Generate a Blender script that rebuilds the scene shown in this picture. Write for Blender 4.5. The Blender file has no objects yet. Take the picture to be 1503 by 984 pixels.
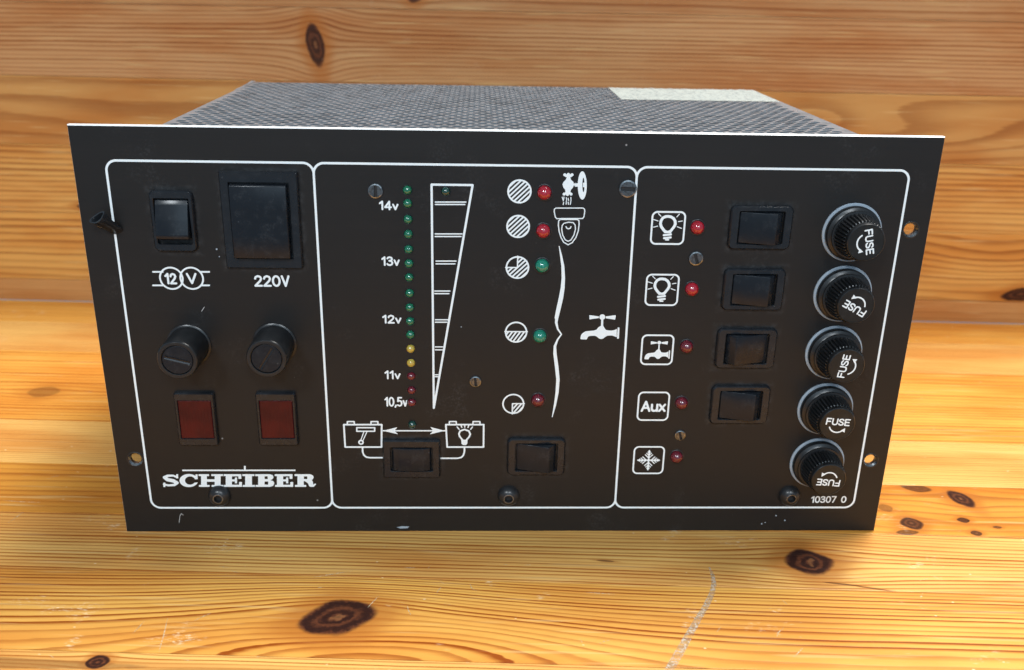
import bpy, bmesh, math, random
import numpy as np
from mathutils import Matrix, Vector
random.seed(7)
rng = np.random.default_rng(7)
scene = bpy.context.scene
COL = scene.collection

# ------------------------------------------------------------------ camera
F_PX, PW, PH = 1382.0, 1503.0, 984.0
CAM_LOC = (-0.01101996, -0.30315959, 0.19423224)
CAM_ROT = (1.20675082, -0.01872555, -0.03188781)
PANEL_W, PANEL_H, PANEL_T = 280.0, 148.3, 2.0          # millimetres
cam_d = bpy.data.cameras.new('camera')
cam = bpy.data.objects.new('camera', cam_d); COL.objects.link(cam)
cam.location = CAM_LOC; cam.rotation_euler = CAM_ROT
cam_d.sensor_fit = 'HORIZONTAL'; cam_d.sensor_width = 36.0
cam_d.lens = F_PX / PW * 36.0
cam_d.clip_start = 0.01; cam_d.clip_end = 20.0
cam_d.dof.use_dof = True; cam_d.dof.focus_distance = 0.322; cam_d.dof.aperture_fstop = 15.0
scene.camera = cam

# ------------------------------------------------------------------ light
world = bpy.data.worlds.new('World'); scene.world = world
world.use_nodes = True
bg = world.node_tree.nodes['Background']
bg.inputs['Color'].default_value = (0.60, 0.80, 1.0, 1); bg.inputs['Strength'].default_value = 0.40

def area(name, loc, target, size, size_y, power, color):
    d = bpy.data.lights.new(name, 'AREA'); d.shape = 'RECTANGLE'
    d.size = size; d.size_y = size_y; d.energy = power; d.color = color
    o = bpy.data.objects.new(name, d); COL.objects.link(o)
    o.location = loc
    o.rotation_euler = (Vector(target) - Vector(loc)).to_track_quat('-Z', 'Y').to_euler()
    return o
# window-like light high behind the unit, to the right: shadow falls forward and left
area('window_light', (0.52, 0.36, 1.32), (0, 0, 0.03), 0.55, 0.42, 38.0, (1.0, 0.96, 0.90))
# two ceiling lamps behind the camera
area('ceiling_lamp', (-0.62, -1.25, 1.15), (0, 0, 0.05), 0.26, 0.26, 12.5, (0.88, 0.95, 1.0))
area('ceiling_lamp', (0.30, -1.45, 1.15), (0, 0, 0.05), 0.26, 0.26, 10.5, (0.88, 0.95, 1.0))
# a bright window across the room, behind the camera
area('room_window', (0.25, -2.3, 0.95), (0, 0, 0.1), 1.9, 1.2, 11.0, (0.60, 0.82, 1.0))

vs = scene.view_settings
vs.view_transform = 'Standard'; vs.look = 'None'; vs.exposure = 0.0; vs.gamma = 1.0
vs.use_curve_mapping = False
scene.cycles.use_denoising = True
scene.cycles.max_bounces = 6
scene.cycles.use_adaptive_sampling = True; scene.cycles.adaptive_threshold = 0.03

# ------------------------------------------------------------------ pixel -> place helpers
RM = np.array(cam.rotation_euler.to_matrix())
CL = np.array(CAM_LOC)
def ray(px):
    return RM @ np.array([(px[0]-PW/2)/F_PX, -(px[1]-PH/2)/F_PX, -1.0])
def on_panel(px, h=0.0):                 # pixel -> (x, z) mm on the plane h mm in front of the panel
    d = ray(px); t = (-h/1000 - CL[1]) / d[1]; X = CL + t*d
    return np.array([X[0]*1000, X[2]*1000])
def crop(ox, oy, s):                     # coordinates read in an enlarged piece of the photograph
    return lambda x, y, h=0.0: on_panel((ox + x/s, oy + y/s), h)
C1 = crop(90, 170, 3.28);  C2 = crop(170, 440, 2.811); C3 = crop(480, 230, 3.936); C4 = crop(480, 470, 3.936)
C5 = crop(720, 230, 4.1);  C6 = crop(720, 450, 3.174); C7 = crop(920, 240, 3.131); C8 = crop(900, 470, 3.175)
C_valve = crop(760, 250, 8.2); C_tap = crop(840, 450, 16.4); C_bulb = crop(920, 290, 10.93)
C_snow = crop(920, 640, 14.06); C_name = crop(230, 675, 6.135); C_batt = crop(495, 610, 6.68)
C_plug = crop(120, 290, 8.35)

# ------------------------------------------------------------------ node helper
class NT:
    def __init__(self, name):
        self.m = bpy.data.materials.new(name); self.m.use_nodes = True
        self.t = self.m.node_tree; self.b = self.t.nodes['Principled BSDF']
    def n(self, typ): return self.t.nodes.new(typ)
    def link(self, a, b): self.t.links.new(a, b)
    def put(self, sock, v):
        if isinstance(v, Ex): self.t.links.new(v.s, sock)
        elif isinstance(v, (tuple, list)): sock.default_value = tuple(v) + ((1,) if len(v) == 3 and len(sock.default_value) == 4 else ())
        else: sock.default_value = v
    def math(self, op, *a, clamp=False):
        n = self.n('ShaderNodeMath'); n.operation = op; n.use_clamp = clamp
        for i, v in enumerate(a): self.put(n.inputs[i], v)
        return Ex(self, n.outputs[0])
    def coords(self):
        n = self.n('ShaderNodeTexCoord'); v = self.n('ShaderNodeVectorMath'); v.operation = 'SCALE'
        self.link(n.outputs['Object'], v.inputs[0]); v.inputs['Scale'].default_value = 1000.0
        s = self.n('ShaderNodeSeparateXYZ'); self.link(v.outputs[0], s.inputs[0])
        return [Ex(self, s.outputs[i]) for i in range(3)]
    def vec(self, x, y, z=0.0):
        n = self.n('ShaderNodeCombineXYZ')
        for i, v in enumerate((x, y, z)): self.put(n.inputs[i], v)
        return n.outputs[0]
    def noise(self, x, y, z=0.0, scale=1.0, detail=2.0, rough=0.5):
        n = self.n('ShaderNodeTexNoise'); n.inputs['Scale'].default_value = scale
        n.inputs['Detail'].default_value = detail; n.inputs['Roughness'].default_value = rough
        self.link(self.vec(x, y, z), n.inputs['Vector'])
        return Ex(self, n.outputs['Fac'])
    def white(self, x):
        n = self.n('ShaderNodeTexWhiteNoise'); n.noise_dimensions = '1D'
        self.put(n.inputs['W'], x); return Ex(self, n.outputs['Value'])
    def voronoi(self, x, y, z, scale):
        n = self.n('ShaderNodeTexVoronoi'); n.inputs['Scale'].default_value = scale
        self.link(self.vec(x, y, z), n.inputs['Vector']); return Ex(self, n.outputs['Distance']), Ex(self, n.outputs['Color'])
    def smooth(self, v, a, b, lo=0.0, hi=1.0):
        n = self.n('ShaderNodeMapRange'); n.interpolation_type = 'SMOOTHSTEP'
        self.put(n.inputs[0], v); n.inputs[1].default_value = a; n.inputs[2].default_value = b
        n.inputs[3].default_value = lo; n.inputs[4].default_value = hi
        return Ex(self, n.outputs[0])
    def mix(self, f, a, b, mode='MIX'):
        n = self.n('ShaderNodeMix'); n.data_type = 'RGBA'; n.blend_type = mode; n.clamp_factor = True
        self.put(n.inputs[0], f); self.put(n.inputs[6], a); self.put(n.inputs[7], b)
        return Ex(self, n.outputs[2])
    def bump(self, h, strength, dist):
        n = self.n('ShaderNodeBump'); n.inputs['Strength'].default_value = strength; n.inputs['Distance'].default_value = dist
        self.put(n.inputs['Height'], h); self.link(n.outputs[0], self.b.inputs['Normal'])
class Ex:
    def __init__(self, t, s): self.t = t; self.s = s
    def __add__(a, b): return a.t.math('ADD', a, b)
    __radd__ = __add__
    def __sub__(a, b): return a.t.math('SUBTRACT', a, b)
    def __rsub__(a, b): return a.t.math('SUBTRACT', b, a)
    def __mul__(a, b): return a.t.math('MULTIPLY', a, b)
    __rmul__ = __mul__
    def __truediv__(a, b): return a.t.math('DIVIDE', a, b)
    def __rtruediv__(a, b): return a.t.math('DIVIDE', b, a)

# ------------------------------------------------------------------ wood
def wood(name, a, c=0.0, b=0.0, y0=0.0, knots=(), bumps=(), seed=0.0, early=(.67, .345, .075), late=(.31, .080, .008),
         contrast=0.85, warp=2.2, fine=1.0, wear=1.0, coat=1.0):
    """Pine board: growth rings are contours of one field, pushed aside by the knots."""
    T = NT(name); x, y, _ = T.coords(); y = y - y0
    w1 = T.noise(x*.006 + seed*3.1, y*.022, seed, 1.0, 1.0) - .5
    w2 = T.noise(x*.022 + seed, y*.11, seed+5, 1.0, 2.0) - .5
    yy = y + w1*(2*warp) + w2*(0.55*warp)
    kn_dark = None; kn_halo = None; kn_core = None
    kinfo = []
    shift = None
    wob = T.noise(x, y, seed+9, .16, 3.0, .55) - .5
    wob2 = (T.noise(x, y, seed+13, .075, 1.0) - .5) if knots else None
    for (kx, ky, rx, ry, ang, push, dark) in knots:
        ky = ky - y0
        ca, sa = math.cos(ang), math.sin(ang)
        dx = x - kx; dy = y - ky
        u = (dx*ca + dy*sa) / rx; v = (dy*ca - dx*sa) / ry
        v = v * (u*u*.35 + 1.0)
        r2 = u*u + v*v
        # gentle ring displacement reaching along the grain
        us = dx / (rx*2.6); vs_ = dy / (ry*1.45)
        d2 = us*us + vs_*vs_
        s = dy * (push / (d2*1.2 + 1.0))
        shift = s if shift is None else shift + s
        e = T.math('SQRT', r2) + wob*.30 + wob2*.28
        dk = T.smooth(e, 1.08, .86) * dark
        ha = T.smooth(e, 2.6, .95) * (.25 + .42*dark)
        co = T.smooth(e + wob*1.4, .16, .0) * dark
        ringv = T.math('SINE', e*15.0 + wob*5.0)
        kn_dark = dk if kn_dark is None else T.math('MAXIMUM', kn_dark, dk)
        kn_halo = ha if kn_halo is None else T.math('MAXIMUM', kn_halo, ha)
        kn_core = co if kn_core is None else T.math('MAXIMUM', kn_core, co)
        kinfo.append((ringv, dk))
    if shift is not None: yy = yy - shift
    ph = yy*a + x*b + yy*yy*c
    for (bx, by, lx, ly, A) in bumps:
        by = by - y0
        du = (x - bx)/lx; dv = (yy - by)/ly
        ph = ph + T.math('EXPONENT', (du*du + dv*dv)*-1.0) * A
    ph = ph + (T.noise(ph*.45 + seed, x*.002, 3.0, 1.0, 1.0) - .5)*1.1 + (T.noise(x*.05, yy*.9, seed, 1.0, 2.0)-.5)*.22 + 40.0
    t = T.math('FRACT', ph); ring = T.math('FLOOR', ph)
    line = T.math('POWER', T.smooth(t, .25, .88), 1.5) * T.smooth(t, 1.0, .90)
    strength = T.white(ring + seed)*.65 + .35
    fib = T.noise(x*.035, y*2.6, seed, 1.0, 3.0, .65)
    fib2 = T.noise(x*.25, y*7.0, seed+2, 1.0, 2.0, .6)
    tone = T.noise(x*.010 + seed, y*.045, seed+7, 1.0, 3.0)
    dk = line*strength*contrast + (fib - .5)*(.42*fine) + (fib2-.5)*(.22*fine)
    col = T.mix(T.math('ADD', dk, 0.0, clamp=True), early, late)
    col = T.mix(T.smooth(tone, .36, .68)*.75, col, T.mix(1.0, col, (.80, .56, .38), 'MULTIPLY'))
    col = T.mix(T.smooth(T.noise(x*.02, y*.5, seed+11, 1.0, 2.0), .60, .74)*.35, col, (.70, .50, .22))
    if kn_dark is not None:
        col = T.mix(kn_halo, col, (.36, .110, .016))
        rv = None
        for ringv, d_ in kinfo: rv = ringv*d_ if rv is None else rv + ringv*d_
        kc = T.mix(T.smooth(rv + (T.noise(x, y, 1.0, .9, 4.0, .7)-.5)*4.5, -1.0, 2.6), (.022, .007, .006), (.135, .042, .018))
        col = T.mix(kn_dark*.985, col, kc)
        col = T.mix(kn_core*.30, col, (.36, .16, .06))
    # worn varnish: pale scuffs and pinprick dents, shapes of their own
    sc = T.smooth(T.noise(x, y, seed+21, .055, 3.0, .6), .62, .72) * T.smooth(T.noise(x*.5, y*1.6, seed+31, .9, 3.0, .7), .50, .66)
    vd, vc = T.voronoi(x*.55, y, seed, .16)
    dots = T.smooth(vd, .055, .030)
    col = T.mix(sc*(.38*wear), col, (.80, .68, .47))
    col = T.mix(dots*(.55*wear), col, (.78, .62, .38))
    T.put(T.b.inputs['Base Color'], col)
    rough = .34 + (T.noise(x, y, seed+3, .06, 3.0)-.5)*.22 + sc*.25 + line*.05
    T.put(T.b.inputs['Roughness'], rough)
    T.b.inputs['Specular IOR Level'].default_value = .14
    T.b.inputs['Coat Weight'].default_value = .05*coat; T.b.inputs['Coat Roughness'].default_value = .16
    T.bump((line*-.5) + fib*.5 + fib2*.35 - dots*1.0 + (T.noise(x, y, 2.0, .35, 2.0)*.6), .30, .00035)
    return T.m

# ------------------------------------------------------------------ other materials
def plastic(name, base, rough, dust=0.0, spec=.5, bump=.0, tint=(.33, .35, .37)):
    T = NT(name); x, y, z = T.coords()
    col = base
    if dust:
        n = T.noise(x, y, z, .30, 4.0, .65); n2 = T.noise(x, y, z, 3.2, 2.0, .6)
        m = T.smooth(n, .47, .72) * T.smooth(n2, .40, .66) * dust
        vd, _ = T.voronoi(x, y, z, .17)
        m = m + T.smooth(vd, .055, .025) * (dust*1.6)
        col = T.mix(m, base, tint)
    T.put(T.b.inputs['Base Color'], col)
    T.put(T.b.inputs['Roughness'], (T.noise(x, y, z, .22, 3.0)-.5)*.16 + rough)
    T.b.inputs['Specular IOR Level'].default_value = spec
    if bump: T.bump(T.noise(x, y, z, 5.0, 2.0), bump, .0001)
    return T.m
DUSTY = [(82.7, 117.7, 21, 15), (82.7, 96.1, 21, 15), (82.5, 74.5, 21, 15), (82.6, 52.9, 21, 15), (10.4, 31.9, 21, 15), (-34.5, 31.0, 20.6, 15.4), (-110, 117.8, 14.1, 20.4), (-81.6, 118.3, 25.2, 32.3)]
def panel_paint():
    T = NT('black_anodised_panel'); x, y, z = T.coords()
    br = T.noise(x*.012, z*3.0, 1.0, 1.0, 3.0, .6)
    blot = T.noise(x, z, 4.0, .035, 4.0, .55)
    col = T.mix(T.smooth(br, .3, .75)*.5, (.0100, .0090, .0086), (.0134, .0121, .0115))
    # dust specks and rubbed patches
    vd, _ = T.voronoi(x, z, 3.0, .055)
    col = T.mix(T.smooth(vd, .024, .010)*.55, col, (.42, .43, .44))
    vd2, _ = T.voronoi(x+50, z*1.2, 8.0, .12)
    col = T.mix(T.smooth(vd2, .020, .008)*.30, col, (.35, .35, .36))
    smear = T.smooth(T.noise(x, z, 9.0, .05, 4.0, .6), .56, .75) * T.smooth(T.noise(x, z, 2.0, 1.3, 3.0, .6), .45, .68)
    col = T.mix(smear*.045, col, (.40, .41, .43))
    # dust that has gathered along the switch bezels
    dn = T.smooth(T.noise(x, z, 5.0, .42, 5.0, .72), .40, .72); dm = None
    for (cx, cz, w, h) in DUSTY:
        qx = T.math('ABSOLUTE', x-cx) - w/2; qz = T.math('ABSOLUTE', z-cz) - h/2
        q = T.smooth(T.math('MAXIMUM', qx, qz), 2.4, .0)
        dm = q if dm is None else T.math('MAXIMUM', dm, q)
    col = T.mix(dm*dn*.06, col, (.40, .42, .44))
    T.put(T.b.inputs['Base Color'], col)
    T.put(T.b.inputs['Roughness'], (blot-.5)*.14 + (br-.5)*.10 + .43)
    T.b.inputs['Specular IOR Level'].default_value = .34
    T.bump(br + T.noise(x, z, 7.0, 2.5, 2.0)*.5, .06, .0001)
    return T.m
def metal(name, base, rough, grime=0.0, scale=.6, met=1.0):
    T = NT(name); x, y, z = T.coords()
    n = T.noise(x, y, z, scale, 4.0, .65)
    T.put(T.b.inputs['Base Color'], T.mix(T.smooth(n, .40, .68)*grime, base, tuple(v*.25 for v in base)))
    T.b.inputs['Metallic'].default_value = met
    T.put(T.b.inputs['Roughness'], (n-.5)*.3 + rough)
    T.bump(T.noise(x, y, z, 3.0, 2.0), .08, .0001)
    return T.m
def print_ink():
    T = NT('white_print'); x, y, z = T.coords()
    n = T.noise(x, y, z, 1.6, 3.0, .6)
    T.put(T.b.inputs['Base Color'], T.mix(T.smooth(n, .52, .78)*.28, (.78, .85, .88), (.46, .51, .55)))
    T.b.inputs['Roughness'].default_value = .3
    return T.m
def led(name, base, sss=.0):
    T = NT(name)
    T.b.inputs['Base Color'].default_value = base + (1,)
    T.b.inputs['Roughness'].default_value = .045
    T.b.inputs['Specular IOR Level'].default_value = .6
    T.b.inputs['Coat Weight'].default_value = 1.0; T.b.inputs['Coat Roughness'].default_value = .03
    T.b.inputs['Subsurface Weight'].default_value = .35
    T.b.inputs['Subsurface Radius'].default_value = (1.0, .4, .4) if base[0] > base[1] else (.4, 1.0, .6)
    T.b.inputs['Subsurface Scale'].default_value = .0015
    return T.m
def lens_red():
    T = NT('red_lens'); x, y, z = T.coords()
    rib = T.math('SINE', x*6.0)
    T.put(T.b.inputs['Base Color'], T.mix(T.smooth(T.noise(x, 0.0, z, .12, 2.0), .35, .7), (.040, .003, .005), (.068, .005, .006)))
    T.b.inputs['Roughness'].default_value = .30
    T.b.inputs['Specular IOR Level'].default_value = .25
    T.bump(rib, .10, .0002)
    return T.m
def sticker_mat():
    T = NT('paper_sticker'); x, y, z = T.coords()
    n = T.noise(x, y, z, .55, 5.0, .7); n2 = T.noise(x, y, z, .12, 2.0)
    m = T.smooth(n, .48, .62)*.7
    T.put(T.b.inputs['Base Color'], T.mix(m, T.mix(T.smooth(n2, .4, .7)*.3, (.30, .325, .30), (.23, .25, .235)), (.09, .105, .115)))
    T.b.inputs['Roughness'].default_value = .7
    T.bump(n, .5, .0004)
    return T.m
def scuff_mat():
    T = NT('chalky_scuff'); x, y, z = T.coords()
    n = T.noise(x, y, 0.0, .9, 4.0, .7)
    T.put(T.b.inputs['Base Color'], T.mix(T.smooth(n, .45, .60), (.36, .29, .18), (.60, .56, .48)))
    T.put(T.b.inputs['Alpha'], T.smooth(T.noise(x, y, 4.0, .25, 3.0, .6), .25, .60)*.45 + T.smooth(n, .5, .6)*.18)
    T.b.inputs['Roughness'].default_value = .7
    return T.m
def scratch_mat():
    T = NT('pale_scratch'); x, y, z = T.coords()
    n = T.noise(x, y, 0.0, 1.4, 3.0, .6)
    T.b.inputs['Base Color'].default_value = (.80, .68, .46, 1)
    T.put(T.b.inputs['Alpha'], T.smooth(n, .35, .6)*.62)
    T.b.inputs['Roughness'].default_value = .3
    return T.m
M_panel = panel_paint()
M_alu = metal('bare_aluminium_edge', (.86, .88, .89), .42, .15, .6, .35)
M_ink = print_ink()
M_plastic = plastic('black_switch_plastic', (.0090, .0106, .0135), .28, .06, .45, .03)
M_rocker = plastic('black_rocker_plastic', (.0075, .0100, .0140), .26, .08, .32, .04)
M_knob = plastic('black_fuse_plastic', (.0105, .0110, .0120), .30, .05, .5)
M_capface = plastic('cap_face_plastic', (.0075, .0085, .0085), .36, .05, .4)
M_gasket = plastic('pale_grey_washer', (.30, .36, .42), .45, .25, .5, 0, (.25, .27, .30))
M_bolt = plastic('black_bolt', (.014, .014, .015), .32, .08)
M_steel = metal('worn_steel', (.30, .31, .32), .28, .9, .9)
M_socket = metal('bright_socket_edge', (.30, .31, .33), .30, .4)
M_mesh = metal('perforated_zinc_sheet', (.225, .255, .285), .32, .6, .16, .30)
M_inner = plastic('dark_interior', (.010, .010, .011), .6)
M_sheet = metal('grey_sheet_side', (.30, .31, .32), .45, .4, .2)
M_red = led('red_led', (.36, .006, .020)); M_green = led('green_led', (.004, .135, .070)); M_yellow = led('yellow_led', (.46, .34, .055))
M_redd = led('dim_red_led', (.13, .006, .016)); M_greend = led('dark_green_led', (.003, .045, .032))
M_teal = led('teal_green_led', (.006, .200, .130))
M_lens = lens_red(); M_label = sticker_mat()
M_plug = plastic('clear_black_plug', (.016, .018, .021), .12, .10)
M_fibre = plastic('pale_fibre', (.55, .55, .55), .6)

# ------------------------------------------------------------------ object helpers (all mesh input in mm)
def finish(o, parent, label=None):
    COL.objects.link(o)
    if parent is not None: o.parent = parent
    if label: o['label'] = label
    return o
def obj(name, bm, mats, parent=None, loc=(0, 0, 0), smooth=False, label=None, angle=35):
    me = bpy.data.meshes.new(name)
    bmesh.ops.transform(bm, matrix=Matrix.Scale(.001, 4), verts=bm.verts)
    bm.to_mesh(me); bm.free()
    for m in (mats if isinstance(mats, (list, tuple)) else [mats]): me.materials.append(m)
    if smooth:
        me.shade_smooth()
        try: me.set_sharp_from_angle(angle=math.radians(angle))
        except Exception: pass
    o = bpy.data.objects.new(name, me); o.location = Vector(loc)*.001
    return finish(o, parent, label)
def rr_pts(w, h, r, seg=5):
    pts = []
    for cx, cz, a0 in ((w/2-r, h/2-r, 0), (-w/2+r, h/2-r, 90), (-w/2+r, -h/2+r, 180), (w/2-r, -h/2+r, 270)):
        for k in range(seg+1):
            a = math.radians(a0 + 90*k/seg); pts.append((cx + r*math.cos(a), cz + r*math.sin(a)))
    return pts
def loft(bm, rings, cap0=False, cap1=False, mat=0, close=True):
    """rings: list of lists of (x, y, z) with the same count"""
    R = [[bm.verts.new(p) for p in r] for r in rings]
    n = len(R[0])
    for i in range(len(R)-1):
        for j in range(n if close else n-1):
            f = bm.faces.new((R[i][j], R[i][(j+1) % n], R[i+1][(j+1) % n], R[i+1][j])); f.material_index = mat
    if cap0: bm.faces.new(list(reversed(R[0]))).material_index = mat
    if cap1: bm.faces.new(R[-1]).material_index = mat
    return R
def lathe(bm, prof, n=32, cx=0, cz=0, cap=True, mat=0, fn=None):
    """prof: (radius, height in front of the panel)"""
    rings = []
    for k, (r, h) in enumerate(prof):
        ring = []
        for j in range(n):
            a = -2*math.pi*j/n
            rr = r if fn is None else fn(k, j, r)
            ring.append((cx + rr*math.cos(a), -h, cz + rr*math.sin(a)))
        rings.append(ring)
    return loft(bm, rings, False, cap, mat)

# ---- flat print: union of simple shapes, traced by marching squares
class Draw:
    def __init__(self): self.ops = []; self.lo = np.array([1e9, 1e9]); self.hi = -self.lo
    def _bb(self, pts, pad):
        p = np.atleast_2d(np.array(pts, float)); self.lo = np.minimum(self.lo, p.min(0)-pad); self.hi = np.maximum(self.hi, p.max(0)+pad)
    def add(self, f, pts, pad, cut=False):
        if not cut: self._bb(pts, pad)
        self.ops.append((f, cut)); return self
    def line(self, pts, w, cut=False, closed=False):
        P = [np.array(p, float) for p in pts]
        if closed: P = P + [P[0]]
        def f(X, Z):
            d = None
            for a, b in zip(P[:-1], P[1:]):
                ab = b-a; L = max(ab@ab, 1e-9)
                t = np.clip(((X-a[0])*ab[0] + (Z-a[1])*ab[1])/L, 0, 1)
                q = np.hypot(X-a[0]-t*ab[0], Z-a[1]-t*ab[1]); d = q if d is None else np.minimum(d, q)
            return d - w/2
        return self.add(f, P, w, cut)
    def taper(self, pts, ws):
        P = [np.array(p, float) for p in pts]
        def f(X, Z):
            d = None
            for i in range(len(P)-1):
                a, b = P[i], P[i+1]; ab = b-a; L = max(ab@ab, 1e-9)
                t = np.clip(((X-a[0])*ab[0] + (Z-a[1])*ab[1])/L, 0, 1)
                q = np.hypot(X-a[0]-t*ab[0], Z-a[1]-t*ab[1]) - (ws[i]*(1-t)+ws[i+1]*t)/2
                d = q if d is None else np.minimum(d, q)
            return d
        return self.add(f, P, max(ws))
    def disc(self, c, r, cut=False, rz=None):
        rz = rz or r
        return self.add(lambda X, Z: (np.hypot((X-c[0])/r, (Z-c[1])/rz)-1)*min(r, rz), [(c[0]-r, c[1]-rz), (c[0]+r, c[1]+rz)], .3, cut)
    def ring(self, c, r, w): return self.add(lambda X, Z: np.abs(np.hypot(X-c[0], Z-c[1])-r)-w/2, [(c[0]-r, c[1]-r), (c[0]+r, c[1]+r)], w)
    def poly(self, pts, cut=False):
        P = np.array(pts, float)
        def f(X, Z):
            ins = np.zeros(X.shape, bool); d = np.full(X.shape, 1e9)
            for i in range(len(P)):
                a, b = P[i-1], P[i]; ab = b-a; L = max(ab@ab, 1e-9)
                t = np.clip(((X-a[0])*ab[0] + (Z-a[1])*ab[1])/L, 0, 1)
                d = np.minimum(d, np.hypot(X-a[0]-t*ab[0], Z-a[1]-t*ab[1]))
                cond = (a[1] > Z) != (b[1] > Z)
                with np.errstate(divide='ignore', invalid='ignore'):
                    xi = (b[0]-a[0])*(Z-a[1])/(b[1]-a[1]) + a[0]
                ins ^= cond & (X < xi)
            return np.where(ins, -d, d)
        return self.add(f, P, .2, cut)
    def rrect(self, x0, z0, x1, z1, r, w):
        cx, cz, hx, hz = (x0+x1)/2, (z0+z1)/2, (x1-x0)/2, (z1-z0)/2
        def f(X, Z):
            qx = np.abs(X-cx)-hx+r; qz = np.abs(Z-cz)-hz+r
            return np.abs(np.hypot(np.maximum(qx, 0), np.maximum(qz, 0)) + np.minimum(np.maximum(qx, qz), 0) - r) - w/2
        return self.add(f, [(x0, z0), (x1, z1)], w)
    def hatch(self, c, r, pitch, w, ang, keep=None):
        ca, sa = math.cos(ang), math.sin(ang)
        def f(X, Z):
            s = (X-c[0])*-sa + (Z-c[1])*ca
            d = np.abs((s/pitch - np.round(s/pitch))*pitch) - w/2
            d = np.maximum(d, np.hypot(X-c[0], Z-c[1])-r)
            if keep is not None: d = np.maximum(d, keep(X-c[0], Z-c[1]))
            return d
        return self.add(f, [(c[0]-r, c[1]-r), (c[0]+r, c[1]+r)], .2)
    def build(self, name, parent, mat, res=.1, y=-.05, origin=None, label=None, rot=0.0):
        lo, hi = self.lo, self.hi
        nx = int((hi[0]-lo[0])/res)+3; nz = int((hi[1]-lo[1])/res)+3
        xs = lo[0]+np.arange(nx)*res-res; zs = lo[1]+np.arange(nz)*res-res
        X, Z = np.meshgrid(xs, zs, indexing='ij'); D = np.full(X.shape, 1e6)
        for f, cut in self.ops:
            D = np.maximum(D, -f(X, Z)) if cut else np.minimum(D, f(X, Z))
        D = np.where(np.abs(D) < 1e-6, 1e-6, D)
        ins = D < 0; V = []; Fc = []
        o = np.array(origin if origin is not None else (lo+hi)/2)
        cnt = ins[:-1, :-1].astype(int)+ins[1:, :-1]+ins[1:, 1:]+ins[:-1, 1:]
        def av(x, z): V.append((x-o[0], y, z-o[1])); return len(V)-1
        for k in range(nz-1):
            row = cnt[:, k] == 4; i = 0
            while i < nx-1:
                if row[i]:
                    j = i
                    while j < nx-1 and row[j]: j += 1
                    Fc.append((av(xs[i], zs[k]), av(xs[j], zs[k]), av(xs[j], zs[k+1]), av(xs[i], zs[k+1]))); i = j
                else: i += 1
        for i, k in zip(*np.nonzero((cnt > 0) & (cnt < 4))):
            cs = [(i, k), (i+1, k), (i+1, k+1), (i, k+1)]; poly = []
            for q in range(4):
                a, b = cs[q], cs[(q+1) % 4]; da, db = D[a], D[b]
                if da < 0: poly.append((xs[a[0]], zs[a[1]]))
                if (da < 0) != (db < 0):
                    t = da/(da-db); poly.append((xs[a[0]]+t*(xs[b[0]]-xs[a[0]]), zs[a[1]]+t*(zs[b[1]]-zs[a[1]])))
            if len(poly) >= 3: Fc.append(tuple(av(*p) for p in poly))
        me = bpy.data.meshes.new(name); me.from_pydata([tuple(c*.001 for c in v) for v in V], [], Fc); me.materials.append(mat)
        ob = bpy.data.objects.new(name, me); ob.location = (o[0]*.001, 0, o[1]*.001)
        if rot: ob.rotation_euler = (0, rot, 0)
        return finish(ob, parent, label)

GLYPH = {
 '1': (.30, [[(0, .76), (.24, 1), (.24, 0)]]),
 '2': (.52, [[(.02, .74), (.07, .90), (.25, 1), (.43, .92), (.50, .74), (.42, .52), (0, 0), (.52, 0)]]),
 '3': (.52, [[(.02, .84), (.10, .96), (.26, 1), (.43, .93), (.48, .76), (.40, .60), (.20, .54)], [(.20, .54), (.42, .49), (.52, .30), (.46, .10), (.28, 0), (.10, .03), (0, .15)]]),
 '4': (.58, [[(.42, 0), (.42, 1), (0, .27), (.58, .27)]]),
 '5': (.52, [[(.48, 1), (.08, 1), (.04, .54), (.24, .64), (.45, .55), (.52, .32), (.44, .08), (.24, 0), (0, .10)]]),
 '0': (.54, [[(.27+.27*math.cos(t), .5+.5*math.sin(t)) for t in np.linspace(0, 2*math.pi, 21)]]),
 '7': (.50, [[(0, 1), (.50, 1), (.17, 0)]]),
 ',': (.10, [[(.08, .06), (0, -.14)]]),
 ' ': (.42, []),
 'v': (.44, [[(0, .62), (.22, 0), (.44, .62)]]),
 'V': (.54, [[(0, 1), (.27, 0), (.54, 1)]]),
 'F': (.48, [[(.48, 1), (0, 1), (0, 0)], [(0, .52), (.42, .52)]]),
 'U': (.54, [[(0, 1), (0, .28), (.07, .08), (.27, 0), (.47, .08), (.54, .28), (.54, 1)]]),
 'S': (.52, [[(.50, .82), (.42, .95), (.26, 1), (.08, .93), (.02, .76), (.10, .60), (.40, .44), (.50, .28), (.46, .09), (.27, 0), (.08, .05), (0, .20)]]),
 'E': (.48, [[(.48, 1), (0, 1), (0, 0), (.48, 0)], [(0, .52), (.42, .52)]]),
 'A': (.66, [[(0, 0), (.33, 1), (.66, 0)], [(.14, .33), (.52, .33)]]),
 'u': (.46, [[(0, .68), (0, .22), (.08, .04), (.22, 0), (.38, .06), (.46, .22)], [(.46, .68), (.46, 0)]]),
 'x': (.46, [[(0, .68), (.46, 0)], [(0, 0), (.46, .68)]]),
}
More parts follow.
